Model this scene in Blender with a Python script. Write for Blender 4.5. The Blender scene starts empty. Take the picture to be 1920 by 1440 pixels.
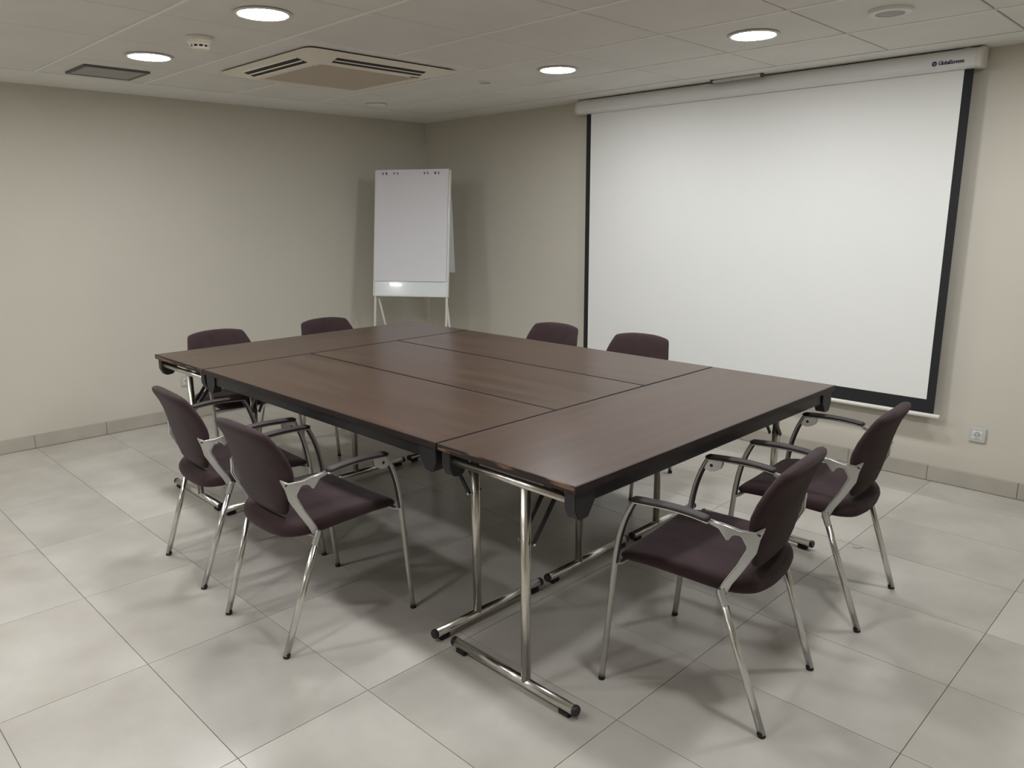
import bpy, bmesh, math, random
from mathutils import Vector, Matrix
random.seed(7)
scene = bpy.context.scene
COL = scene.collection
R = math.radians

# ------------------------------------------------------------------ camera
FPX = 1432.88                      # focal length in pixels of the 1920 x 1440 frame
CAM = Vector((5.7327, -4.6673, 1.52))
YAW, PIT, ROL = 0.7814, -0.2204, -0.0061
fw = Vector((-math.sin(YAW)*math.cos(PIT), math.cos(YAW)*math.cos(PIT), math.sin(PIT)))
rt = Vector((math.cos(YAW), math.sin(YAW), 0)); up = rt.cross(fw)
r2 = rt*math.cos(ROL)+up*math.sin(ROL); u2 = -rt*math.sin(ROL)+up*math.cos(ROL)
cd = bpy.data.cameras.new('camera'); co = bpy.data.objects.new('camera', cd); COL.objects.link(co)
co.matrix_world = Matrix(((r2.x, u2.x, -fw.x, CAM.x), (r2.y, u2.y, -fw.y, CAM.y), (r2.z, u2.z, -fw.z, CAM.z), (0, 0, 0, 1)))
cd.sensor_width = 36; cd.lens = FPX/1920*36; cd.clip_start = 0.05
scene.camera = co
# ------------------------------------------------------------------ world, exposure
w = bpy.data.worlds.new('world'); scene.world = w; w.use_nodes = True
w.node_tree.nodes['Background'].inputs[0].default_value = (0.5, 0.5, 0.48, 1)
w.node_tree.nodes['Background'].inputs[1].default_value = 0.05
vs = scene.view_settings
vs.view_transform = 'Standard'; vs.look = 'None'; vs.gamma = 1; vs.exposure = 0.0; vs.use_curve_mapping = False
LAMP = 146.0                       # radiance of the ceiling lamps' diffusers
LAMP_COL = (0.925, 0.945, 0.965)

# ------------------------------------------------------------------ room numbers (metres; corner of the two seen walls is the origin)
H = 2.3246
XR, YN = 7.1, -7.9                 # the walls behind the camera
TX, TY, FX0, FY0 = 0.6724, 0.4467, 4.504, -2.9809      # floor tiles
CX = lambda k: 2.935+0.606*k       # ceiling joints
CY = lambda k: -3.28+0.608*k
HT = 0.77                          # table height

# ------------------------------------------------------------------ materials
def new_mat(name):
    m = bpy.data.materials.new(name); m.use_nodes = True
    return m, m.node_tree.nodes, m.node_tree.links, m.node_tree.nodes['Principled BSDF']
def mat(name, col, rough=0.5, metal=0.0, spec=0.5, var=0.0, vscale=6.0, bump=0.0, bscale=200.0, rvar=0.0, coat=0.0, sheen=0.0):
    m, N, L, b = new_mat(name)
    b.inputs['Base Color'].default_value = (*col, 1); b.inputs['Roughness'].default_value = rough
    b.inputs['Metallic'].default_value = metal; b.inputs['Specular IOR Level'].default_value = spec
    b.inputs['Coat Weight'].default_value = coat
    b.inputs['Sheen Weight'].default_value = sheen
    b.inputs['Sheen Roughness'].default_value = 0.5
    g = N.new('ShaderNodeNewGeometry')
    if var or rvar:
        n = N.new('ShaderNodeTexNoise'); n.inputs['Scale'].default_value = vscale; n.inputs['Detail'].default_value = 4
        L.new(g.outputs['Position'], n.inputs['Vector'])
        if var:
            r = N.new('ShaderNodeValToRGB'); L.new(n.outputs['Fac'], r.inputs[0])
            r.color_ramp.elements[0].position = 0.3; r.color_ramp.elements[1].position = 0.7
            r.color_ramp.elements[0].color = (*[c*(1-var) for c in col], 1)
            r.color_ramp.elements[1].color = (*[min(1, c*(1+var)) for c in col], 1)
            L.new(r.outputs[0], b.inputs['Base Color'])
        if rvar:
            mr = N.new('ShaderNodeMapRange'); L.new(n.outputs['Fac'], mr.inputs[0])
            mr.inputs['To Min'].default_value = rough-rvar; mr.inputs['To Max'].default_value = rough+rvar
            L.new(mr.outputs[0], b.inputs['Roughness'])
    if bump:
        n2 = N.new('ShaderNodeTexNoise'); n2.inputs['Scale'].default_value = bscale; n2.inputs['Detail'].default_value = 3
        L.new(g.outputs['Position'], n2.inputs['Vector'])
        bp = N.new('ShaderNodeBump'); bp.inputs['Strength'].default_value = bump; bp.inputs['Distance'].default_value = 0.002
        L.new(n2.outputs['Fac'], bp.inputs['Height']); L.new(bp.outputs[0], b.inputs['Normal'])
    return m
def emit(name, col, s):
    m, N, L, b = new_mat(name)
    b.inputs['Base Color'].default_value = (0.8, 0.8, 0.8, 1)
    b.inputs['Emission Color'].default_value = (*col, 1); b.inputs['Emission Strength'].default_value = s
    return m
def floor_mat():
    m, N, L, b = new_mat('porcelain_tile')
    g = N.new('ShaderNodeNewGeometry'); oi = N.new('ShaderNodeObjectInfo')
    add = N.new('ShaderNodeVectorMath'); add.operation = 'ADD'
    sc = N.new('ShaderNodeVectorMath'); sc.operation = 'SCALE'; sc.inputs['Scale'].default_value = 9.0
    cmb = N.new('ShaderNodeCombineXYZ'); L.new(oi.outputs['Random'], cmb.inputs[2])
    L.new(cmb.outputs[0], sc.inputs[0]); L.new(g.outputs['Position'], add.inputs[0]); L.new(sc.outputs[0], add.inputs[1])
    n = N.new('ShaderNodeTexNoise'); n.inputs['Scale'].default_value = 2.6; n.inputs['Detail'].default_value = 5; n.inputs['Roughness'].default_value = 0.55
    L.new(add.outputs[0], n.inputs['Vector'])
    r = N.new('ShaderNodeValToRGB'); L.new(n.outputs['Fac'], r.inputs[0])
    e = r.color_ramp.elements; e[0].position = 0.32; e[1].position = 0.68
    e[0].color = (0.43, 0.40, 0.355, 1); e[1].color = (0.535, 0.505, 0.455, 1)
    mx = N.new('ShaderNodeMixRGB'); mx.blend_type = 'MULTIPLY'; mx.inputs[0].default_value = 1
    mr = N.new('ShaderNodeMapRange'); mr.inputs['To Min'].default_value = 0.95; mr.inputs['To Max'].default_value = 1.04
    L.new(oi.outputs['Random'], mr.inputs[0]); cc = N.new('ShaderNodeCombineXYZ')
    for i in range(3): L.new(mr.outputs[0], cc.inputs[i])
    L.new(r.outputs[0], mx.inputs[1]); L.new(cc.outputs[0], mx.inputs[2]); L.new(mx.outputs[0], b.inputs['Base Color'])
    mr2 = N.new('ShaderNodeMapRange'); L.new(n.outputs['Fac'], mr2.inputs[0])
    mr2.inputs['To Min'].default_value = 0.17; mr2.inputs['To Max'].default_value = 0.27; L.new(mr2.outputs[0], b.inputs['Roughness'])
    b.inputs['Specular IOR Level'].default_value = 0.42
    return m
def wood_mat():
    m, N, L, b = new_mat('dark_wood_laminate')
    tc = N.new('ShaderNodeTexCoord'); mp = N.new('ShaderNodeMapping'); oi = N.new('ShaderNodeObjectInfo')
    mp.inputs['Scale'].default_value = (0.8, 10.0, 4.0)
    cmb = N.new('ShaderNodeCombineXYZ'); ml = N.new('ShaderNodeMath'); ml.operation = 'MULTIPLY'; ml.inputs[1].default_value = 30
    L.new(oi.outputs['Random'], ml.inputs[0]); L.new(ml.outputs[0], cmb.inputs[0]); L.new(cmb.outputs[0], mp.inputs['Location'])
    L.new(tc.outputs['Object'], mp.inputs['Vector'])
    n = N.new('ShaderNodeTexNoise'); n.inputs['Scale'].default_value = 1.3; n.inputs['Detail'].default_value = 6; n.inputs['Roughness'].default_value = 0.6
    n.inputs['Distortion'].default_value = 0.4
    L.new(mp.outputs[0], n.inputs['Vector'])
    r = N.new('ShaderNodeValToRGB'); L.new(n.outputs['Fac'], r.inputs[0])
    e = r.color_ramp.elements; e[0].position = 0.3; e[1].position = 0.72
    e[0].color = (0.048, 0.028, 0.020, 1); e[1].color = (0.086, 0.052, 0.036, 1)
    L.new(r.outputs[0], b.inputs['Base Color'])
    b.inputs['Roughness'].default_value = 0.30; b.inputs['Specular IOR Level'].default_value = 0.40
    return m
def edge_mat():
    m, N, L, b = new_mat('worn_table_edge')
    g = N.new('ShaderNodeNewGeometry'); n = N.new('ShaderNodeTexNoise'); n.inputs['Scale'].default_value = 9; n.inputs['Detail'].default_value = 6
    mp = N.new('ShaderNodeMapping'); mp.inputs['Scale'].default_value = (0.7, 0.7, 13)
    L.new(g.outputs['Position'], mp.inputs[0]); L.new(mp.outputs[0], n.inputs['Vector'])
    r = N.new('ShaderNodeValToRGB'); L.new(n.outputs['Fac'], r.inputs[0])
    e = r.color_ramp.elements; e[0].position = 0.53; e[1].position = 0.6
    e[0].color = (0.02, 0.011, 0.009, 1); e[1].color = (0.21, 0.115, 0.065, 1)
    L.new(r.outputs[0], b.inputs['Base Color']); b.inputs['Roughness'].default_value = 0.6
    return m

M = {}
M['wall'] = mat('beige_wall_paint', (0.595, 0.56, 0.482), 0.85, var=0.02, vscale=1.5, spec=0.25)
M['ceil'] = mat('ceiling_tile_white', (0.78, 0.765, 0.72), 0.9, var=0.03, vscale=3.0, bump=0.25, bscale=260, spec=0.2)
M['plaster'] = mat('ceiling_plaster', (0.82, 0.81, 0.77), 0.85, spec=0.2, var=0.015, vscale=2)
M['tbar'] = mat('ceiling_rail_white', (0.95, 0.935, 0.90), 0.5)
M['gap'] = mat('ceiling_void', (0.16, 0.145, 0.12), 0.9)
M['tile'] = floor_mat()
M['grout'] = mat('grout', (0.22, 0.20, 0.17), 0.9)
M['bbtile'] = mat('baseboard_tile', (0.43, 0.395, 0.34), 0.32, var=0.08, vscale=5)
M['wood'] = wood_mat(); M['edge'] = edge_mat()
M['edge_dark'] = mat('dark_table_edge', (0.017, 0.0095, 0.0085), 0.5, var=0.3, vscale=12)
M['black_steel'] = mat('black_steel', (0.014, 0.014, 0.015), 0.38)
M['black_plastic'] = mat('black_plastic', (0.017, 0.017, 0.019), 0.5)
M['rubber'] = mat('black_rubber', (0.012, 0.012, 0.012), 0.7)
M['chrome'] = mat('chrome', (0.70, 0.69, 0.67), 0.19, 1.0)
M['nickel'] = mat('warm_chrome', (0.64, 0.61, 0.56), 0.27, 1.0)
M['alu'] = mat('cast_aluminium', (0.60, 0.61, 0.61), 0.32, 1.0)
M['grey_leg'] = mat('grey_lacquered_leg', (0.44, 0.43, 0.40), 0.32, 0.75)
M['fabric'] = mat('plum_brown_fabric', (0.043, 0.025, 0.027), 0.95, var=0.14, vscale=14, bump=0.5, bscale=900, spec=0.12, sheen=0.10)
M['armpad'] = mat('plum_brown_arm_pad', (0.026, 0.016, 0.016), 0.55)
M['screen'] = mat('projection_fabric', (0.80, 0.80, 0.77), 0.9, spec=0.15)
M['screen_black'] = mat('black_screen_border', (0.012, 0.012, 0.014), 0.8)
M['white_metal'] = mat('white_lacquered_metal', (0.80, 0.80, 0.79), 0.3)
M['white_plastic'] = mat('white_plastic', (0.74, 0.72, 0.66), 0.42)
M['cream_plastic'] = mat('cream_plastic', (0.86, 0.81, 0.69), 0.42)
M['ac_grille'] = mat('air_grille_tan', (0.56, 0.485, 0.38), 0.7, bump=0.3, bscale=500)
M['slot'] = mat('dark_slot', (0.03, 0.026, 0.022), 0.8)
M['ink'] = mat('navy_print', (0.022, 0.026, 0.09), 0.6)
M['paper'] = mat('white_paper', (0.74, 0.73, 0.76), 0.9, spec=0.1)
M['whiteboard'] = mat('whiteboard_enamel', (0.78, 0.81, 0.81), 0.12, coat=0.3)
M['easel'] = mat('easel_white_metal', (0.70, 0.69, 0.63), 0.35)
M['socket'] = mat('socket_grey_plate', (0.52, 0.52, 0.49), 0.4)
M['socket_white'] = mat('socket_white', (0.76, 0.75, 0.70), 0.4)
M['vent_grey'] = mat('vent_grey', (0.44, 0.435, 0.415), 0.6, bump=0.4, bscale=120)
M['vent_frame'] = mat('vent_dark_frame', (0.12, 0.115, 0.105), 0.5)
M['speaker_grey'] = mat('speaker_mesh_grey', (0.42, 0.42, 0.40), 0.6, bump=0.5, bscale=600)
M['lamp'] = emit('lamp_diffuser', LAMP_COL, LAMP)
M['lamp_off'] = mat('unlit_diffuser', (0.93, 0.93, 0.93), 0.3)
M['thread'] = mat('dark_thread', (0.06, 0.05, 0.04), 0.9)

# ------------------------------------------------------------------ helpers
def obj(name, me, m, parent=None, loc=None, rot=None):
    o = bpy.data.objects.new(name, me); COL.objects.link(o)
    if m is not None and len(me.materials) == 0: me.materials.append(M[m] if isinstance(m, str) else m)
    if parent is not None: o.parent = parent
    if loc is not None: o.location = loc
    if rot is not None: o.rotation_euler = rot
    return o
def mesh(name, v, f, smooth=False):
    me = bpy.data.meshes.new(name); me.from_pydata([tuple(x) for x in v], [], f); me.update()
    bm = bmesh.new(); bm.from_mesh(me); bmesh.ops.recalc_face_normals(bm, faces=bm.faces); bm.to_mesh(me); bm.free()
    if smooth: me.polygons.foreach_set('use_smooth', [True]*len(me.polygons))
    return me
def join(name, parts, smooth=False):
    v, f = [], []
    for pv, pf in parts:
        o = len(v); v += [tuple(x) for x in pv]; f += [tuple(i+o for i in q) for q in pf]
    return mesh(name, v, f, smooth)
def autosmooth(me, ang=35):
    me.polygons.foreach_set('use_smooth', [True]*len(me.polygons))
    bm = bmesh.new(); bm.from_mesh(me)
    for e in bm.edges:
        e.smooth = not (len(e.link_faces) == 2 and e.calc_face_angle(0) > R(ang))
    bm.to_mesh(me); bm.free()
    return me
def box(a, b):
    (x0, y0, z0), (x1, y1, z1) = a, b
    return ([(x0,y0,z0),(x1,y0,z0),(x1,y1,z0),(x0,y1,z0),(x0,y0,z1),(x1,y0,z1),(x1,y1,z1),(x0,y1,z1)],
            [(0,3,2,1),(4,5,6,7),(0,1,5,4),(1,2,6,5),(2,3,7,6),(3,0,4,7)])
def bevel_mesh(me, wd, seg=2, ang=30):
    bm = bmesh.new(); bm.from_mesh(me)
    es = [e for e in bm.edges if len(e.link_faces) == 2 and e.calc_face_angle(0) > R(ang)]
    bmesh.ops.bevel(bm, geom=es, offset=wd, segments=seg, affect='EDGES', clamp_overlap=True)
    bm.to_mesh(me); bm.free(); autosmooth(me, 40)
    return me
def bbox_mesh(name, a, b, wd=0.0, seg=2):
    me = mesh(name, *box(a, b))
    return bevel_mesh(me, wd, seg) if wd else me
def catmull(pts, n=6):
    P = [Vector(p) for p in pts]; P = [P[0]*2-P[1]]+P+[P[-1]*2-P[-2]]; out = []
    for i in range(1, len(P)-2):
        for k in range(n):
            t = k/n; a, b, c, d = P[i-1], P[i], P[i+1], P[i+2]
            out.append(0.5*((2*b)+(c-a)*t+(2*a-5*b+4*c-d)*t*t+(3*b-a-3*c+d)*t**3))
    out.append(P[-2]); return out
def tube(pts, rad, n=12, cap=True, up0=(1, 0, 0), shape=None):
    """Sweep an ellipse along pts. rad: number, (a, b) or one of those per point; a along up0, b across it."""
    P = [Vector(p) for p in pts]; v, f = [], []
    for i, p in enumerate(P):
        t = (P[min(i+1, len(P)-1)]-P[max(i-1, 0)]).normalized()
        a = Vector(up0); a = a-t*a.dot(t)
        if a.length < 1e-4: a = Vector((0, 1, 0)); a = a-t*a.dot(t)
        a.normalize(); b = t.cross(a)
        r = rad[i] if isinstance(rad, list) else rad
        ra, rb = r if isinstance(r, tuple) else (r, r)
        for k in range(n):
            th = 2*math.pi*k/n; c, s = math.cos(th), math.sin(th)
            if shape: c = math.copysign(abs(c)**shape, c); s = math.copysign(abs(s)**shape, s)
            v.append(p+a*ra*c+b*rb*s)
    for i in range(len(P)-1):
        for k in range(n):
            f.append((i*n+k, i*n+(k+1) % n, (i+1)*n+(k+1) % n, (i+1)*n+k))
    if cap: f.append(tuple(range(n))); f.append(tuple((len(P)-1)*n+k for k in range(n)))
    return v, f
def lathe(prof, n=32, c=(0, 0, 0)):
    v, f = [], []
    for r, z in prof:
        for k in range(n):
            th = 2*math.pi*k/n; v.append((c[0]+r*math.cos(th), c[1]+r*math.sin(th), c[2]+z))
    for i in range(len(prof)-1):
        for k in range(n): f.append((i*n+k, i*n+(k+1) % n, (i+1)*n+(k+1) % n, (i+1)*n+k))
    f.append(tuple(range(n))); f.append(tuple((len(prof)-1)*n+k for k in range(n)))
    return v, f
def prism(poly, ax, a, b):
    """poly: 2-D outline; ax: 'x','y','z' extrusion axis; a..b extent."""
    put = {'x': lambda p, t: (t, p[0], p[1]), 'y': lambda p, t: (p[0], t, p[1]), 'z': lambda p, t: (p[0], p[1], t)}[ax]
    n = len(poly); v = [put(p, a) for p in poly]+[put(p, b) for p in poly]
    f = [tuple(range(n)), tuple(range(n, 2*n))]+[(i, (i+1) % n, n+(i+1) % n, n+i) for i in range(n)]
    return v, f
def thing(name, label, cat, loc=(0, 0, 0), rotz=0, group=None):
    o = bpy.data.objects.new(name, None); COL.objects.link(o); o.empty_display_size = 0.1
    o.location = loc; o.rotation_euler = (0, 0, rotz); o['label'] = label; o['category'] = cat
    if group: o['group'] = group
    return o
def struct(o, label=None):
    o['kind'] = 'structure'
    if label: o['label'] = label
    return o
def kids(o): return [c for c in bpy.data.objects if c.parent == o]
def copy_tree(o, parent=None):
    c = o.copy(); COL.objects.link(c); c.parent = parent
    for ch in kids(o): copy_tree(ch, c)
    return c

# ------------------------------------------------------------------ the room
fl = obj('floor', mesh('floor', *box((-0.1, YN-0.1, -0.12), (XR+0.1, 0.1, -0.004))), 'grout')
struct(fl, 'pale beige grey porcelain tile floor')
TC = {}
def floor_tile(x0, x1, y0, y1):
    sx, sy = round(x1-x0, 4), round(y1-y0, 4)
    if (sx, sy) not in TC:
        a, b = sx/2, sy/2; e = 0.0003
        v = [(-a,-b,-0.004),(a,-b,-0.004),(a,b,-0.004),(-a,b,-0.004),(-a,-b,-e),(a,-b,-e),(a,b,-e),(-a,b,-e),(-a+e,-b+e,0),(a-e,-b+e,0),(a-e,b-e,0),(-a+e,b-e,0)]
        f = [(8,9,10,11)]+[(i, (i+1) % 4, 4+(i+1) % 4, 4+i) for i in range(4)]+[(4+i, 4+(i+1) % 4, 8+(i+1) % 4, 8+i) for i in range(4)]
        TC[(sx, sy)] = mesh('floor_tile', v, f)
    obj('floor_tile', TC[(sx, sy)], 'tile', fl, ((x0+x1)/2, (y0+y1)/2, 0))
G = 0.0011
ks = range(-7, 5); js = range(-12, 8)
for i in ks:
    xa, xb = max(0, FX0+i*TX)+G, min(XR, FX0+(i+1)*TX)-G
    if xb-xa < 0.02: continue
    for j in js:
        ya, yb = max(YN, FY0+j*TY)+G, min(0, FY0+(j+1)*TY)-G
        if yb-ya < 0.02: continue
        floor_tile(xa, xb, ya, yb)

WT = 0.12
for nm, a, b in [('wall_left', (-WT, YN-WT, -0.12), (0, WT, H+0.12)), ('wall_right', (0, 0, -0.12), (XR+WT, WT, H+0.12)),
                 ('wall_near', (0, YN-WT, -0.12), (XR+WT, YN, H+0.12)), ('wall_back', (XR, YN, -0.12), (XR+WT, 0, H+0.12))]:
    struct(obj(nm, mesh(nm, *box(a, b)), 'wall'))
# baseboards of single tiles
def baseboard(nm, p0, d, n, length, first):
    b = obj(nm, mesh(nm, *box((0, -0.002, 0.001), (length, 0.0, 0.088))), 'grout'); struct(b)
    b.location = p0; b.rotation_euler = (0, 0, math.atan2(d[1], d[0]))
    t = first; edges = [0.0]
    while t < length: edges.append(t); t += 0.4475
    edges.append(length)
    for a, c in zip(edges, edges[1:]):
        if c-a < 0.01: continue
        key = ('bb', round(c-a, 3))
        if key not in TC:
            TC[key] = bevel_mesh(mesh('baseboard_tile', *box((0.0008, -0.017, 0.0015), (c-a-0.0008, -0.001, 0.09))), 0.0025, 2)
        obj('baseboard_tile', TC[key], 'bbtile', b, (a, 0, 0))
baseboard('baseboard_right', (0, 0, 0), (1, 0), 0, XR, 4.482-0.4475*10+0.4475)
baseboard('baseboard_left', (0, YN, 0), (0, 1), 0, -YN, (-3.433-YN) % 0.4475)

# ceiling: plaster surround, grid of tiles
cl = obj('ceiling', mesh('ceiling', *box((0, YN, H+0.012), (XR, 0, H+0.12))), 'gap'); struct(cl, 'suspended ceiling of square white tiles')
bx0, by1 = CX(-4)+0.012, -0.305
surr = join('ceiling_surround', [box((0, YN, H), (bx0-0.004, 0, H+0.012)), box((bx0-0.004, by1+0.004, H), (XR, 0, H+0.012))])
obj('plaster_surround', surr, 'plaster', cl)
def ceil_tile(x0, x1, y0, y1, m='ceil', nm='ceiling_tile'):
    sx, sy = round(x1-x0, 4), round(y1-y0, 4)
    key = ('c', sx, sy, m)
    if key not in TC:
        a, b = sx/2, sy/2; e = 0.004
        v = [(-a,-b,0.012),(a,-b,0.012),(a,b,0.012),(-a,b,0.012),(-a,-b,e*0.7),(a,-b,e*0.7),(a,b,e*0.7),(-a,b,e*0.7),(-a+e,-b+e,0),(a-e,-b+e,0),(a-e,b-e,0),(-a+e,b-e,0)]
        f = [(8,9,10,11)]+[(i, (i+1) % 4, 4+(i+1) % 4, 4+i) for i in range(4)]+[(4+i, 4+(i+1) % 4, 8+(i+1) % 4, 8+i) for i in range(4)]
        TC[key] = mesh(nm, v, f)
    obj(nm, TC[key], m, cl, ((x0+x1)/2, (y0+y1)/2, H))
gx, gy = 0.0045, 0.007
for i in range(-4, 8):
    xa, xb = max(bx0, CX(i))+gx, min(XR, CX(i+1))-gx
    if xb-xa < 0.03: continue
    for j in range(-8, 6):
        ya, yb = max(YN, CY(j))+gy, min(by1, CY(j+1))-gy
        if yb-ya < 0.03: continue
        if i in (-3, -2) and j in (1, 2): continue
        ceil_tile(xa, xb, ya, yb)
ceil_tile(CX(-3)+gx, CX(-1)-gx, CY(1)+gy, CY(3)-gy, 'plaster', 'plaster_panel')
for j in range(-7, 5):                                 # white carrier rails between the rows
    y = CY(j)
    segs = [(bx0, XR)] if j != 2 else [(bx0, CX(-3)), (CX(-1), XR)]
    for a, b in segs:
        obj('ceiling_rail', bevel_mesh(mesh('ceiling_rail', *box((a, y-0.0055, H-0.004), (b, y+0.0055, H+0.012))), 0.0015, 1), 'tbar', cl)

# ------------------------------------------------------------------ ceiling fittings
def downlight(x, y, lit, label, group, size=1.0):
    t = thing('ceiling_light', label, 'ceiling light', (x, y, H), 0, group); t.scale = (size, size, 1)
    ring = mesh('trim_ring', *lathe([(0.096, 0.0), (0.113, -0.002), (0.117, -0.005), (0.113, -0.009), (0.101, -0.0095), (0.097, -0.006)], 48)[0:2], True)
    obj('trim_ring', ring, 'white_plastic', t)
    obj('diffuser', mesh('diffuser', *lathe([(0.099, -0.003), (0.099, -0.0075), (0.094, -0.0085), (0.001, -0.0085)], 48)), 'lamp' if lit else 'lamp_off', t)
XL = lambda k: CX(k)+0.303
YL = lambda k: CY(k)+0.304
GL = 'round lit ceiling lights'
downlight(XL(-3), YL(0), True, 'lit round ceiling light between the grey ceiling vent and the smoke detector', GL)
downlight(XL(-1), YL(0), True, 'largest lit round ceiling light, nearest in view, above the air conditioner', GL)
downlight(XL(-1), YL(3), True, 'smallest lit round ceiling light, between air conditioner and projection screen', GL)
downlight(XL(1), YL(3), True, 'lit round ceiling light in front of the projection screen housing', GL)
downlight(0.735, -1.065, False, 'small unlit round ceiling light near the corner beyond the air conditioner', 'unlit ceiling lights', 0.74)
GO = 'lit ceiling lights out of view overhead and behind'
for x, y in [(XL(1), YL(0)), (XL(3), YL(0)), (XL(3), YL(3)), (XL(-1), YL(-3)), (XL(1), YL(-3)), (XL(-3), YL(-3)), (XL(-2)-0.2, YL(-7)+0.1), (XL(1), YL(-7)+0.1)]:
    downlight(x, y, True, 'lit round ceiling light overhead outside the picture', GO)

# smoke detector
t = thing('smoke_detector', 'cream round smoke detector on the ceiling between two lit lights', 'smoke detector', (XL(-2), YL(0), H))
obj('base', mesh('base', *lathe([(0.058, 0), (0.060, -0.004), (0.060, -0.010), (0.057, -0.012), (0.001, -0.012)], 40), True), 'white_plastic', t)
obj('body', autosmooth(mesh('body', *lathe([(0.056, -0.012), (0.055, -0.026), (0.048, -0.0305), (0.044, -0.038), (0.001, -0.038)], 40))), 'cream_plastic', t)
obj('sensor_core', mesh('sensor_core', *lathe([(0.034, -0.038), (0.034, -0.050), (0.001, -0.050)], 32)), 'slot', t)
obj('cap', autosmooth(mesh('cap', *lathe([(0.040, -0.047), (0.041, -0.050), (0.035, -0.056), (0.001, -0.057)], 40))), 'cream_plastic', t)
for k in range(10):
    a = 2*math.pi*k/10
    obj('cage_rib', mesh('cage_rib', *tube([(0.040*math.cos(a), 0.040*math.sin(a), -0.037), (0.038*math.cos(a), 0.038*math.sin(a), -0.049)], 0.004, 6)), 'cream_plastic', t)
# ceiling loudspeaker
t = thing('ceiling_speaker', 'white ringed round loudspeaker with grey mesh in the ceiling above the screen end', 'speaker', (XL(2), YL(3), H))
obj('trim_ring', autosmooth(mesh('trim_ring', *lathe([(0.087, 0), (0.087, -0.006), (0.081, -0.014), (0.057, -0.016), (0.055, -0.010)], 48))), 'white_plastic', t)
obj('grille', mesh('grille', *lathe([(0.056, -0.008), (0.056, -0.0125), (0.04, -0.015), (0.001, -0.016)], 40), True), 'speaker_grey', t)
# small sensor disc
t = thing('ceiling_sensor', 'small flat grey round disc in the ceiling beside the air conditioner', 'sensor', (XL(-2), YL(3), H))
obj('trim_ring', autosmooth(mesh('trim_ring', *lathe([(0.050, 0), (0.050, -0.004), (0.043, -0.008), (0.036, -0.008), (0.035, -0.005)], 36))), 'white_plastic', t)
obj('sensor_face', mesh('sensor_face', *lathe([(0.036, -0.002), (0.036, -0.007), (0.001, -0.007)], 32)), 'speaker_grey', t)
# grey vent beside the left wall
t = thing('ceiling_vent', 'grey rectangular vent grille in the ceiling by the plain beige wall', 'vent', (0.80, -2.975, H))
a, b = 0.165, 0.175; fr = 0.016
for q in [box((-a, -b, -0.012), (a, -b+fr, 0)), box((-a, b-fr, -0.012), (a, b, 0)), box((-a, -b+fr, -0.012), (-a+fr, b-fr, 0)), box((a-fr, -b+fr, -0.012), (a, b-fr, 0))]:
    obj('frame_bar', mesh('frame_bar', *q), 'vent_frame', t)
obj('backing', mesh('backing', *box((-a+fr, -b+fr, -0.003), (a-fr, b-fr, 0))), 'vent_frame', t)
for k in range(18):
    x = -a+fr+0.008+k*(2*a-2*fr-0.016)/17
    obj('slat', mesh('slat', *box((x-0.006, -b+fr, -0.010), (x+0.006, b-fr, -0.006))), 'vent_grey', t)

# air-conditioning cassette
t = thing('air_conditioner', 'cream ceiling cassette air conditioner with dark louvre slots and tan grille', 'air conditioner', (CX(-2)+0.006, CY(2)+0.032, H))
S = 0.492
def sq(h, r, z, n=5):
    out = []
    for cx_, cy_, a0 in [(h-r, h-r, 0), (-(h-r), h-r, 90), (-(h-r), -(h-r), 180), (h-r, -(h-r), 270)]:
        for k in range(n): a = R(a0+90*k/(n-1)); out.append((cx_+r*math.cos(a), cy_+r*math.sin(a), z))
    return out
def loops(ls, cap0=False, cap1=False):
    n = len(ls[0]); v = [p for l in ls for p in l]; f = []
    for i in range(len(ls)-1):
        for k in range(n): f.append((i*n+k, i*n+(k+1) % n, (i+1)*n+(k+1) % n, (i+1)*n+k))
    if cap0: f.append(tuple(range(n)))
    if cap1: f.append(tuple((len(ls)-1)*n+k for k in range(n)))
    return v, f
obj('shadow_gap_backing', mesh('shadow_gap_backing', *loops([sq(S-0.016, 0.05, 0.0), sq(S-0.016, 0.05, -0.008)], True, True)), 'slot', t)  # dark colour stands in for the shadow gap behind the fascia rim
fascia = loops([sq(S-0.014, 0.05, -0.008), sq(S, 0.05, -0.008), sq(S, 0.05, -0.0105), sq(S-0.006, 0.05, -0.012), sq(S-0.135, 0.03, -0.046), sq(S-0.150, 0.03, -0.048), sq(S-0.165, 0.03, -0.047), sq(S-0.172, 0.03, -0.034)])
obj('fascia', autosmooth(mesh('fascia', *fascia), 50), 'cream_plastic', t)
obj('intake_grille', autosmooth(mesh('intake_grille', *loops([sq(S-0.168, 0.03, -0.030), sq(S-0.176, 0.03, -0.041), sq(S-0.19, 0.03, -0.043)], False, True))), 'ac_grille', t)
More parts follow.
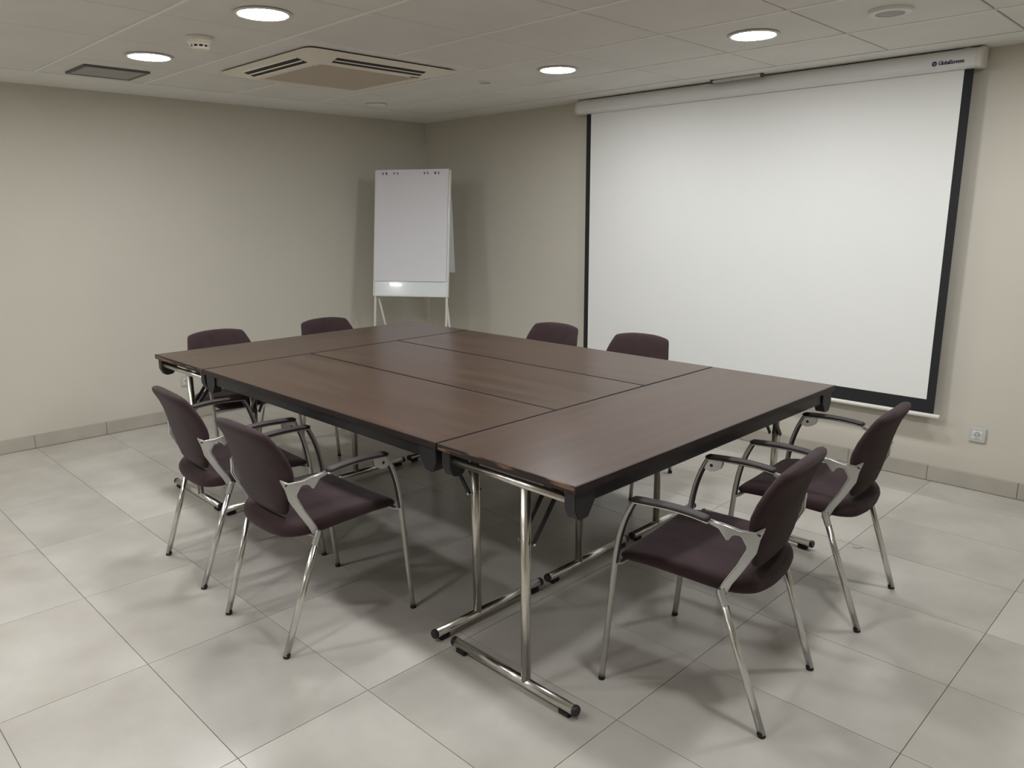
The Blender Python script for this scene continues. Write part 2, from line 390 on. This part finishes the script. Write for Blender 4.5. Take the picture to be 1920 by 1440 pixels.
for s in range(4):
    # louvre slot lying in the sloping band of each side (local frame of one side, turned by 90 degrees)
    rot = Matrix.Rotation(s*math.pi/2, 4, 'Z')
    slope = math.atan2(0.034, 0.129)
    def on(u, d, lift):          # u along the side, d distance in from the rim, lift proud of the slope
        y = -(S-0.006-d); z = -0.012-d*math.tan(slope)-lift
        return rot @ Vector((u, y, z))
    L2_ = 0.29
    def slab(d0, d1, l0, l1, u0=-L2_, u1=L2_):
        v = [on(u0, d0, l0), on(u1, d0, l0), on(u1, d1, l0), on(u0, d1, l0), on(u0, d0, l1), on(u1, d0, l1), on(u1, d1, l1), on(u0, d1, l1)]
        return v, [(0,3,2,1),(4,5,6,7),(0,1,5,4),(1,2,6,5),(2,3,7,6),(3,0,4,7)]
    o = obj('louvre_slot', mesh('louvre_slot', *slab(0.046, 0.108, -0.004, 0.0012)), 'slot', t)
    obj('louvre_blade', mesh('louvre_blade', *slab(0.0755, 0.0805, 0.0012, 0.0045)), 'cream_plastic', o)
    for u0, u1, d0, d1 in [(-L2_-0.006, L2_+0.006, 0.040, 0.046), (-L2_-0.006, L2_+0.006, 0.108, 0.114)]:
        obj('slot_lip', mesh('slot_lip', *slab(d0, d1, -0.003, 0.003, u0, u1)), 'cream_plastic', o)
obj('name_plate', mesh('name_plate', *box((0.345, 0.245, -0.0492), (0.353, 0.305, -0.044))), 'slot', t)
obj('indicator', mesh('indicator', *lathe([(0.009, -0.043), (0.009, -0.051), (0.001, -0.052)], 16, (0.30, -0.335, 0)), True), 'white_plastic', t)

# ------------------------------------------------------------------ projection screen
SY = -0.08
t = thing('projection_screen', 'large white pull-down projection screen with black borders on the right wall', 'projection screen', (0, 0, 0))
hx0, hx1 = 1.90, 4.537
prof = [(-0.020, 2.322), (-0.020, 2.226), (-0.060, 2.220), (-0.105, 2.222), (-0.122, 2.231), (-0.130, 2.246), (-0.130, 2.272), (-0.122, 2.298), (-0.106, 2.316), (-0.080, 2.322)]
obj('housing', autosmooth(mesh('housing', *prism(prof, 'x', hx0+0.02, hx1-0.028)), 25), 'white_metal', t)
capp = [(y*1.0-(0.002 if y < -0.05 else -0.002), 2.271+(z-2.271)*1.03) for y, z in prof]
for a, b in [(hx0, hx0+0.02), (hx1-0.028, hx1)]:
    obj('end_cap', bevel_mesh(mesh('end_cap', *prism(capp, 'x', a, b)), 0.003, 2), 'white_plastic', t)
for x in (hx0+0.06, hx1-0.08):
    obj('wall_bracket', mesh('wall_bracket', *box((x-0.02, -0.09, 2.300), (x+0.02, 0.0, 2.3235))), 'white_metal', t)
zb0, zb1 = 0.408, 2.22
obj('screen_fabric', mesh('screen_fabric', *box((2.014, SY-0.0006, 0.486), (4.453, SY+0.0006, zb1))), 'screen', t)
for a, b in [((1.973, SY-0.0007, zb0), (2.014, SY+0.0006, zb1)), ((4.453, SY-0.0007, zb0), (4.497, SY+0.0006, zb1)), ((2.014, SY-0.0007, zb0), (4.453, SY+0.0006, 0.486))]:
    obj('border_strip', mesh('border_strip', *box(a, b)), 'screen_black', t)
obj('bottom_bar', autosmooth(mesh('bottom_bar', *tube([(1.945, SY, 0.396), (1.95, SY, 0.396), (4.525, SY, 0.396), (4.53, SY, 0.396)], [(0.009, 0.009), (0.0125, 0.0125), (0.0125, 0.0125), (0.009, 0.009)], 16, up0=(0, 1, 0)))), 'white_plastic', t)
# printed name on the housing
def text_mesh(name, s, size, ofs=0.0):
    c = bpy.data.curves.new(name, 'FONT'); c.body = s; c.size = size; c.extrude = 0.0003; c.offset = ofs; c.space_character = 0.92
    o = bpy.data.objects.new(name, c); COL.objects.link(o)
    me = bpy.data.meshes.new_from_object(o.evaluated_get(bpy.context.evaluated_depsgraph_get()))
    bpy.data.objects.remove(o); return me
tm = text_mesh('lettering', 'GlobalScreens', 0.027, 0.0004)
_n = len(tm.vertices); _v = [tuple(v.co) for v in tm.vertices]; _f = [tuple(p.vertices) for p in tm.polygons]
bpy.data.meshes.remove(tm)
tm = join('lettering', [([(x+k*0.0006, y, z+k*0.00002) for x, y, z in _v], _f) for k in range(4)])      # bold strokes
xs = [v.co.x for v in tm.vertices]; wtx = max(xs)-min(xs)
sx = 0.119/wtx
for v in tm.vertices: v.co.x = (v.co.x-min(xs))*sx
lt = obj('lettering', tm, 'ink', t, (4.342, -0.1306, 2.2485), (R(90), 0, 0))
lt['label'] = 'navy blue GlobalScreens lettering'
logo = obj('logo_disc', mesh('logo_disc', *lathe([(0.0125, 0), (0.0125, 0.0006), (0.0001, 0.0006)], 28)), 'ink', t, (4.322, -0.130, 2.257), (R(90), 0, 0))
for k, (dx, dz) in enumerate([(-0.004, 0.004), (0.0035, -0.001), (-0.002, -0.006)]):
    obj('logo_stripe', mesh('logo_stripe', *box((dx-0.005, dz-0.0006, 0.0006), (dx+0.005, dz+0.0006, 0.0009))), 'white_metal', logo, None, (0, 0, R(25)))
# slim bracket hanging from the ceiling edge in front of the housing
t = thing('ceiling_bracket', 'slim grey metal bar fixed to the ceiling above the projection screen housing', 'bracket', (3.215, -0.162, H))
obj('bar', bbox_mesh('bar', (-0.165, -0.011, -0.020), (0.165, 0.011, -0.006), 0.003), 'nickel', t)
for s in (-1, 1):
    obj('end_clip', bbox_mesh('end_clip', (s*0.168-0.008, -0.013, -0.023), (s*0.168+0.008, 0.013, 0.0), 0.002), 'vent_frame', t)

# ------------------------------------------------------------------ sockets
def socket(loc, rz, label):
    t = thing('wall_socket', label, 'socket', loc, rz)
    obj('plate', bbox_mesh('plate', (-0.043, -0.011, -0.042), (0.043, 0, 0.042), 0.005, 3), 'socket', t)
    ins = obj('insert', bbox_mesh('insert', (-0.0235, -0.0135, -0.0225), (0.0235, -0.010, 0.0225), 0.0012), 'socket_white', t)
    v, f = lathe([(0.0205, 0.0), (0.0205, 0.0016), (0.0185, 0.0018), (0.0175, 0.0005), (0.001, 0.0004)], 32)
    obj('well', mesh('well', *([(x, -0.0135-z, y) for x, y, z in v], f)), 'socket', ins)
    for dx, dz, r in [(-0.0085, 0.0, 0.0028), (0.0085, 0.0, 0.0028), (0, -0.013, 0.0018), (0, 0.013, 0.0018)]:
        v, f = lathe([(r, 0.0), (r, 0.0012), (0.0003, 0.0012)], 12, (dx, dz, 0))
        obj('pin_hole', mesh('pin_hole', *([(x, -0.0139-z, y) for x, y, z in v], f)), 'slot', ins)
socket((4.708, 0, 0.3145), 0, 'grey framed power socket on the wall right of the projection screen')
socket((0, -2.39, 0.296), R(90), 'grey framed power socket on the left wall behind the table corner')

# ------------------------------------------------------------------ tables
def table(x0, x1, y0, y1, along, out, worn, label, inset=(0.040, 0.06), post=0.07):
    """Folding table over the given floor rectangle; along: 'x' or 'y' = its long axis; out: +1/-1 side the posts are set towards."""
    g = 0.0034
    Lx, Wy = (x1-x0-2*g, y1-y0-2*g) if along == 'x' else (y1-y0-2*g, x1-x0-2*g)
    rz = 0 if along == 'x' else R(90)
    t = thing('folding_table', label, 'table', ((x0+x1)/2, (y0+y1)/2, 0), rz, 'dark folding tables pushed together')
    a, b = Lx/2, Wy/2
    th = 0.023
    obj('tabletop', bevel_mesh(mesh('tabletop', *box((-a+0.003, -b+0.003, HT-th+0.002), (a-0.003, b-0.003, HT))), 0.0012, 2), 'wood', t)
    ed = [box((-a, -b, HT-th), (a, -b+0.004, HT-0.0006)), box((-a, b-0.004, HT-th), (a, b, HT-0.0006)),
          box((-a, -b+0.004, HT-th), (-a+0.004, b-0.004, HT-0.0006)), box((a-0.004, -b+0.004, HT-th), (a, b-0.004, HT-0.0006))]
    for k, e in enumerate(ed):
        obj('edge_band', mesh('edge_band', *e), 'edge' if k in worn else 'edge_dark', t)
    zt = HT-th
    for s in (-1, 1):                                     # long black side rails
        y = s*(b-0.030)
        obj('side_rail', bevel_mesh(mesh('side_rail', *box((-a+0.05, y-0.014, zt-0.048), (a-0.05, y+0.014, zt))), 0.003, 2), 'black_steel', t)
    for sx_ in (-1, 1):
        for sy_ in (-1, 1):                               # moulded corner brackets
            y = sy_*(b-0.030)
            pr = [(sx_*(a-0.012), zt), (sx_*(a-0.012), zt-0.055), (sx_*(a-0.026), zt-0.086), (sx_*(a-0.040), zt-0.092), (sx_*(a-0.072), zt-0.088), (sx_*(a-0.100), zt-0.046), (sx_*(a-0.105), zt)]
            obj('corner_bracket', bevel_mesh(mesh('corner_bracket', *prism(pr, 'y', y-0.021, y+0.021)), 0.002, 2), 'black_plastic', t)
    for k, sx_ in enumerate((-1, 1)):                     # T-shaped folding legs
        xl = sx_*(a-inset[k]); py = out*post
        obj('pivot_tube', mesh('pivot_tube', *tube([(xl+sx_*0.011, -b+0.046, zt-0.034), (xl+sx_*0.011, b-0.046, zt-0.034)], 0.0128, 20), True), 'nickel', t)
        obj('leg_post', mesh('leg_post', *tube([(xl, py, 0.0305), (xl, py, zt-0.034)], 0.0160, 24), True), 'nickel', t)
        fb = obj('foot_bar', mesh('foot_bar', *tube([(xl, -b+0.024, 0.0305), (xl, b-0.024, 0.0305)], 0.0168, 24), True), 'chrome', t)
        for sy_ in (-1, 1):
            obj('end_cap', autosmooth(mesh('end_cap', *tube([(xl, sy_*(b-0.026), 0.0305), (xl, sy_*(b-0.017), 0.0305), (xl, sy_*(b-0.013), 0.0305)], [0.0174, 0.0174, 0.015], 24))), 'black_plastic', fb)
            obj('glide', bbox_mesh('glide', (xl-0.014, sy_*(b-0.06)-0.022, 0.0), (xl+0.014, sy_*(b-0.06)+0.022, 0.018), 0.003), 'rubber', fb)
        xi = xl-sx_*0.20                                   # double folding brace
        for dy in (-0.026, 0.026):
            pts = [(xl-sx_*0.004, py+dy, 0.515), (xl-sx_*0.02, py+dy, 0.535), (xl-sx_*0.10, py+dy, 0.635), (xi, py+dy, zt-0.01)]
            br = obj('brace_arm', mesh('brace_arm', *tube(pts, (0.0032, 0.0095), 8, up0=(0, 1, 0), shape=0.5)), 'black_steel', t)
            obj('rivet', mesh('rivet', *tube([(xl-sx_*0.006, py+dy*0.7, 0.518), (xl-sx_*0.006, py+dy*1.28, 0.518)], 0.0045, 12)), 'chrome', br)
        obj('brace_plate', bbox_mesh('brace_plate', (min(xi, xi+sx_*0.075)-0.0, py-0.03, zt-0.016), (max(xi, xi+sx_*0.075), py+0.03, zt), 0.002), 'black_steel', t)
        obj('brace_block', bbox_mesh('brace_block', (min(xl-sx_*0.10, xl-sx_*0.16), py-0.021, 0.640), (max(xl-sx_*0.10, xl-sx_*0.16), py+0.021, zt-0.012), 0.004), 'black_steel', t)
        obj('brace_pin', mesh('brace_pin', *tube([(xl-sx_*0.115, py-0.034, 0.648), (xl-sx_*0.115, py+0.034, 0.648)], 0.005, 10)), 'chrome', t)
    return t
XA0, XA1, XE0, XE1, YF, Y1, Y2, YB = 1.4092, 2.021, 3.8277, 4.4364, -3.1114, -2.5029, -1.9097, -1.3292
table(XA0, XA1, YF, YB, 'y', -1, (2,), 'dark wood folding table across the far end, nearest the plain left wall', post=0.04)
table(XA1, XE0, YF, Y1, 'x', -1, (), 'dark wood folding table along the front, with two chairs drawn back from it')
table(XA1, XE0, Y1, Y2, 'x', -1, (), 'dark wood folding table in the middle, enclosed by the four others')
table(XA1, XE0, Y2, YB, 'x', -1, (), 'dark wood folding table along the back, nearest the projection screen')
table(XE0, XE1, YF, YB, 'y', -1, (2,), 'dark wood folding table across the near end with worn orange edge', post=0.07)

# ------------------------------------------------------------------ chairs
def mirror(vf): return ([(-Vector(p).x, Vector(p).y, Vector(p).z) for p in vf[0]], vf[1])
def side(vf, s): return vf if s > 0 else mirror(vf)
def seat_mesh():
    # outline in plan: straight front, rounded back
    out = [(-0.205, 0.232), (-0.236, 0.205), (-0.241, 0.10), (-0.240, 0.0), (-0.232, -0.09), (-0.205, -0.155), (-0.150, -0.200), (-0.075, -0.216),
           (0, -0.219), (0.075, -0.216), (0.150, -0.200), (0.205, -0.155), (0.232, -0.09), (0.240, 0.0), (0.241, 0.10), (0.236, 0.205), (0.205, 0.232), (0.10, 0.238), (0, 0.240), (-0.10, 0.238)]
    P = []
    n = len(out)
    for i in range(n):
        a, b, c, d = [Vector(out[(i+k-1) % n]) for k in range(4)]
        for k in range(3):
            t = k/3; P.append(0.5*((2*b)+(c-a)*t+(2*a-5*b+4*c-d)*t*t+(3*b-a-3*c+d)*t**3))
    def ztop(x, y):
        s = (y+0.219)/0.459
        z = 0.468+0.010*math.sin(s*math.pi)-0.010*max(0, (s-0.72)/0.28)**2-0.004*max(0, (0.25-s)/0.25)
        return z-0.010*(1-min(1, (x/0.24)**2))
    def thk(y):
        s = (y+0.219)/0.459
        return 0.060-0.026*s
    ls = []
    def ring(k, f):
        r = []
        for p in P:
            x, y = p.x*k, 0.01+(p.y-0.01)*k
            zt = ztop(x, y); r.append((x, y, zt-f*thk(y)))
        return r
    for k, f in [(0.25, 0), (0.6, 0), (0.86, 0.0), (0.955, 0.10), (0.99, 0.30), (1.0, 0.52), (0.985, 0.75), (0.94, 0.93), (0.86, 1.0), (0.5, 1.0)]: ls.append(ring(k, f))
    return mesh('seat', *loops(ls, True, True), True)
def back_mesh():
    # z, rear centre line y, half width, forward wrap at the sides, half thickness
    rows = [(0.474, -0.172, 0.090, 0.003, 0.004), (0.480, -0.175, 0.116, 0.005, 0.015), (0.500, -0.183, 0.138, 0.008, 0.021), (0.540, -0.195, 0.157, 0.014, 0.022), (0.585, -0.206, 0.178, 0.021, 0.022),
            (0.610, -0.211, 0.194, 0.026, 0.022), (0.628, -0.215, 0.205, 0.030, 0.022), (0.645, -0.219, 0.2115, 0.033, 0.022), (0.670, -0.225, 0.213, 0.034, 0.022), (0.710, -0.236, 0.207, 0.032, 0.022), (0.750, -0.249, 0.197, 0.028, 0.023),
            (0.782, -0.263, 0.187, 0.024, 0.026), (0.800, -0.271, 0.181, 0.022, 0.025), (0.812, -0.275, 0.174, 0.020, 0.019), (0.818, -0.276, 0.165, 0.018, 0.007), (0.819, -0.276, 0.158, 0.016, 0.002)]
    n = 40; ls = []
    for z, yc, wd, wrap, th in rows:
        l = []
        for k in range(n):
            a = 2*math.pi*k/n; c, s = math.cos(a), math.sin(a)
            x = wd*math.copysign(abs(c)**0.55, c)
            q = abs(x)/wd; bow = 0.016*max(0, (z-0.70)/0.12)
            l.append((x, yc+wrap*q**2.2+th*math.copysign(abs(s)**0.7, s), z-bow*q**2.4))
        ls.append(l)
    return mesh('backrest', *loops(ls, True, True), True)
def make_chair():
    t = thing('armchair', 'plum brown fabric armchair', 'chair')
    obj('seat', seat_mesh(), 'fabric', t)
    obj('backrest', back_mesh(), 'fabric', t)
    # seat carrier under the cushion
    cr = [tube(catmull([(-0.262, 0.222, 0.432), (-0.20, 0.215, 0.424), (0.20, 0.215, 0.424), (0.262, 0.222, 0.432)], 4), 0.008, 10, up0=(0, 1, 0)),
          tube(catmull([(-0.234, -0.116, 0.428), (-0.18, -0.110, 0.405), (0.18, -0.110, 0.405), (0.234, -0.116, 0.428)], 4), 0.009, 10, up0=(0, 1, 0)),
          tube([(-0.15, -0.11, 0.405), (-0.15, 0.215, 0.424)], 0.008, 10), tube([(0.15, -0.11, 0.405), (0.15, 0.215, 0.424)], 0.008, 10)]
    obj('seat_frame', join('seat_frame', cr, True), 'grey_leg', t)
    for s in (1, -1):
        # rear leg: chrome tube from the knee to the floor
        lg = obj('rear_leg', mesh('rear_leg', *side(tube([(0.236, -0.124, 0.416), (0.218, -0.264, 0.008)], 0.0114, 18), s), True), 'chrome', t)
        obj('foot_cap', mesh('foot_cap', *side(tube([(0.2185, -0.2605, 0.014), (0.218, -0.264, 0.0)], 0.0122, 16), s)), 'rubber', lg)
        # cast side bracket: strut from the knee up to the wing that holds backrest and arm
        T = [(0.181, -0.223, 0.638), (0.2125, -0.204, 0.628), (0.244, -0.170, 0.637), (0.261, -0.133, 0.650), (0.266, -0.080, 0.656), (0.266, -0.080, 0.642), (0.264, -0.112, 0.633), (0.262, -0.139, 0.600),
             (0.256, -0.153, 0.622), (0.243, -0.173, 0.619), (0.229, -0.187, 0.580), (0.2325, -0.158, 0.520), (0.236, -0.124, 0.462), (0.238, -0.109, 0.430),
             (0.235, -0.134, 0.424), (0.232, -0.148, 0.456), (0.225, -0.180, 0.510), (0.214, -0.210, 0.566), (0.200, -0.2145, 0.602)]
        F = [(0, 1, 18), (1, 9, 10, 17, 18), (1, 2, 8, 9), (2, 3, 6, 7, 8), (3, 4, 5, 6), (17, 10, 11, 16), (16, 11, 12, 15), (15, 12, 13, 14)]
        bm = bmesh.new(); vs_ = [bm.verts.new(p) for p in T]
        for q in F: bm.faces.new([vs_[i] for i in q])
        bmesh.ops.recalc_face_normals(bm, faces=bm.faces)
        bm.normal_update()
        bmesh.ops.solidify(bm, geom=bm.faces[:], thickness=0.012)
        bmesh.ops.translate(bm, verts=bm.verts, vec=(-0.003, 0, 0))
        es = [e for e in bm.edges if len(e.link_faces) == 2 and e.calc_face_angle(0) > R(50)]
        bmesh.ops.bevel(bm, geom=es, offset=0.0038, segments=3, affect='EDGES', clamp_overlap=True)
        bmesh.ops.recalc_face_normals(bm, faces=bm.faces)
        wv = [v.co.copy() for v in bm.verts]; bm.verts.index_update(); wf = [tuple(v.index for v in f.verts) for f in bm.faces]; bm.free()
        strut = tube([(0.2372, -0.1165, 0.440), (0.2370, -0.1180, 0.434), (0.2362, -0.1235, 0.416), (0.2350, -0.133, 0.390)], [0.0095, 0.0118, 0.0124, 0.0122], 16)
        br = join('side_bracket', [side((wv, wf), s), side(strut, s)]); autosmooth(br, 45)
        sb = obj('side_bracket', br, 'alu', t)
        obj('screw', mesh('screw', *side(tube([(0.2035, -0.2090, 0.620), (0.2065, -0.2140, 0.620)], 0.0032, 8), s)), 'slot', sb)
        # front leg: rises past the seat and bends into the arm
        path = catmull([(0.264, 0.2635, 0.008), (0.2645, 0.245, 0.20), (0.265, 0.226, 0.40), (0.2655, 0.220, 0.46), (0.2655, 0.208, 0.53), (0.2655, 0.190, 0.59), (0.2655, 0.170, 0.635), (0.2655, 0.160, 0.652)], 5)
        nn = len(path)
        fl_ = obj('front_leg', mesh('front_leg', *side(tube(path, [(0.0102-0.001*i/nn, 0.0102-0.001*i/nn) for i in range(nn)], 16), s), True), 'grey_leg', t)
        obj('foot_cap', mesh('foot_cap', *side(tube([(0.2638, 0.2632, 0.012), (0.264, 0.264, 0.0)], 0.0112, 16), s)), 'rubber', fl_)
        ins = [Vector(p)+Vector((0, -0.0085, 0.001)) for p in path[12:]]
        obj('dark_insert', mesh('dark_insert', *side(tube(ins, (0.0075, 0.0035), 8), s), True), 'black_plastic', fl_)
        # arm: metal rail with pad on top
        ap = catmull([(0.2655, 0.168, 0.651), (0.2655, 0.12, 0.655), (0.2655, 0.04, 0.658), (0.2655, -0.03, 0.655), (0.266, -0.085, 0.648)], 5)
        ar = obj('arm_rail', mesh('arm_rail', *side(tube(ap, (0.0105, 0.0045), 12, shape=0.7), s), True), 'chrome', t)
        pp = [Vector(p)+Vector((0, 0, 0.0095)) for p in ap]
        rad = [(0.0185, 0.0080)]*len(pp); rad[0] = (0.012, 0.004); rad[1] = (0.0175, 0.0085); rad[-1] = (0.012, 0.005)
        obj('arm_pad', mesh('arm_pad', *side(tube(pp, rad, 16, shape=0.75), s), True), 'armpad', t)
        if s > 0:                                          # half-round plate for a writing tablet under the right arm
            pl = [(0.170, 0.650), (0.105, 0.655), (0.104, 0.640), (0.112, 0.624), (0.128, 0.613), (0.146, 0.608), (0.164, 0.611), (0.178, 0.617)]
            pb = obj('tablet_plate', bevel_mesh(mesh('tablet_plate', *prism(pl, 'x', 0.258, 0.274)), 0.002, 2), 'alu', t)
            obj('socket_hole', mesh('socket_hole', *tube([(0.2572, 0.145, 0.632), (0.2748, 0.145, 0.632)], 0.006, 14)), 'slot', pb)
    return t
GC = 'plum brown armchairs around the tables'
spots = [((3.250, -3.257), 0.6, 'plum armchair at the front of the tables, the nearer of two on the left'),
         ((2.560, -3.223), -3.6, 'plum armchair at the front of the tables, the farther left of two'),
         ((4.573, -2.555), 96.0, 'plum armchair at the near table end with its back to the right, nearest the camera'),
         ((4.556, -1.755), 93.7, 'plum armchair at the near table end, in front of the screen corner and socket'),
         ((1.345, -2.610), -90.0, 'plum armchair behind the far table end, the left one against the plain wall'),
         ((1.366, -1.850), -90.0, 'plum armchair behind the far table end, the one closer to the flip chart'),
         ((2.475, -1.215), 183.0, 'plum armchair behind the back table, left of the projection screen edge'),
         ((3.155, -1.212), 185.0, 'plum armchair behind the back table, directly in front of the projection screen')]
proto = make_chair()
for i, ((x, y), a, lab) in enumerate(spots):
    c = proto if i == 0 else copy_tree(proto)
    c.location = (x, y, 0); c.rotation_euler = (0, 0, R(a)); c['label'] = lab; c['group'] = GC

# ------------------------------------------------------------------ flip chart
FYAW, FTILT, FW, FH, FZ = 0.568, 0.160, 0.655, 1.03, 1.862
t = thing('flip_chart', 'white flip chart easel with blank paper pad in the corner', 'flip chart', (0.583+math.sin(FYAW)*math.tan(FTILT)*FZ, -0.615-math.cos(FYAW)*math.tan(FTILT)*FZ, 0), FYAW)
# local: x to the right, -y towards the viewer; the board plane leans back by FTILT, its foot line at y = 0
def fp(x, h, d=0.0):       # h: length up along the leaning plane, d: proud of the board face (towards the viewer)
    return Vector((x, h*math.sin(FTILT)-d*math.cos(FTILT), h*math.cos(FTILT)-d*math.sin(FTILT)*-0.0+d*math.sin(FTILT)))
LT = FZ/math.cos(FTILT)
def fslab(x0, x1, h0, h1, d0, d1):
    v = [fp(x0,h0,d0), fp(x1,h0,d0), fp(x1,h1,d0), fp(x0,h1,d0), fp(x0,h0,d1), fp(x1,h0,d1), fp(x1,h1,d1), fp(x0,h1,d1)]
    return v, [(0,3,2,1),(4,5,6,7),(0,1,5,4),(1,2,6,5),(2,3,7,6),(3,0,4,7)]
hw = FW/2; hb = LT-FH
obj('board', mesh('board', *fslab(-hw+0.006, hw-0.006, hb+0.004, LT-0.004, -0.006, 0.008)), 'whiteboard', t)
for s in (-1, 1):
    x = s*(hw-0.007)
    obj('frame_rail', bevel_mesh(mesh('frame_rail', *fslab(x-0.007, x+0.007, hb, LT, -0.014, 0.011)), 0.002, 1), 'easel', t)
obj('frame_rail', bevel_mesh(mesh('frame_rail', *fslab(-hw+0.014, hw-0.014, hb, hb+0.010, -0.014, 0.011)), 0.002, 1), 'easel', t)
pad = obj('paper_pad', mesh('paper_pad', *fslab(-hw+0.012, hw-0.020, hb+0.126, LT+0.001, 0.0115, 0.019)), 'paper', t)
# sheets turned over the top and hanging behind
bk = []
path = [fp(0, LT-0.03, 0.020), fp(0, LT+0.006, 0.018), fp(0, LT+0.010, 0.004), fp(0, LT+0.004, -0.018), fp(0, LT-0.10, -0.035)]+[Vector((0, fp(0, LT, 0).y+0.047+0.012*k, LT*math.cos(FTILT)-0.12-0.178*k)) for k in range(1, 5)]
v, f = [], []
for p in path: v += [(-hw+0.012, p.y, p.z), (hw-0.016, p.y, p.z)]
for i in range(len(path)-1): f.append((2*i, 2*i+1, 2*i+3, 2*i+2))
sh = obj('turned_sheet', mesh('turned_sheet', v, f), 'paper', t)
sm = sh.modifiers.new('thickness', 'SOLIDIFY'); sm.thickness = 0.003
for x in (-0.253, -0.222, -0.157, -0.125, 0.105, 0.133, 0.198, 0.226):
    big = x in (-0.222, 0.198)
    r = 0.0075 if big else 0.0048
    hk = tube([fp(x-0.004, LT-0.018, 0.0195), fp(x+0.003, LT-0.020, 0.026), fp(x+0.004, LT-0.028, 0.025), fp(x, LT-0.034, 0.0195)], r*0.55, 8)
    obj('pad_hook', mesh('pad_hook', *hk, True), 'black_plastic', pad)
for s in (-1, 1):
    lg = obj('front_leg', mesh('front_leg', *tube([fp(s*(hw-0.016), 0.012, 0), fp(s*(hw-0.016), LT-0.02, -0.012)], 0.0105, 14, up0=(1, 0, 0)), True), 'easel', t)
    obj('foot_cap', mesh('foot_cap', *tube([(s*(hw-0.016), 0.0, 0.0), (s*(hw-0.016), 0.0025, 0.018)], 0.0125, 14)), 'rubber', lg)
    top = fp(s*(hw-0.03), hb+0.02, -0.02); ft = Vector((s*(hw-0.06), 0.52, 0.012))
    rl = obj('rear_leg', mesh('rear_leg', *tube([top, ft], 0.0095, 14), True), 'easel', t)
    obj('foot_cap', mesh('foot_cap', *tube([ft+Vector((0, 0, 0.006)), (ft.x, ft.y, 0.0)], 0.0118, 14)), 'rubber', rl)
obj('cross_brace', mesh('cross_brace', *tube([(-(hw-0.045), 0.36, 0.33), (hw-0.045, 0.36, 0.33)], 0.007, 10, up0=(0, 0, 1)), True), 'easel', t)

# ------------------------------------------------------------------ a stray thread on the floor
th_ = obj('thread', mesh('thread', *tube(catmull([(-0.022, 0.004, 0.0009), (-0.008, -0.006, 0.0009), (0.008, -0.005, 0.0009), (0.024, 0.006, 0.0009)], 4), 0.0009, 6, up0=(0, 0, 1))), 'thread', None, (4.555, -1.217, 0), (0, 0, R(40)))
th_['label'] = 'short dark curled thread lying on the open floor tiles'; th_['category'] = 'thread'
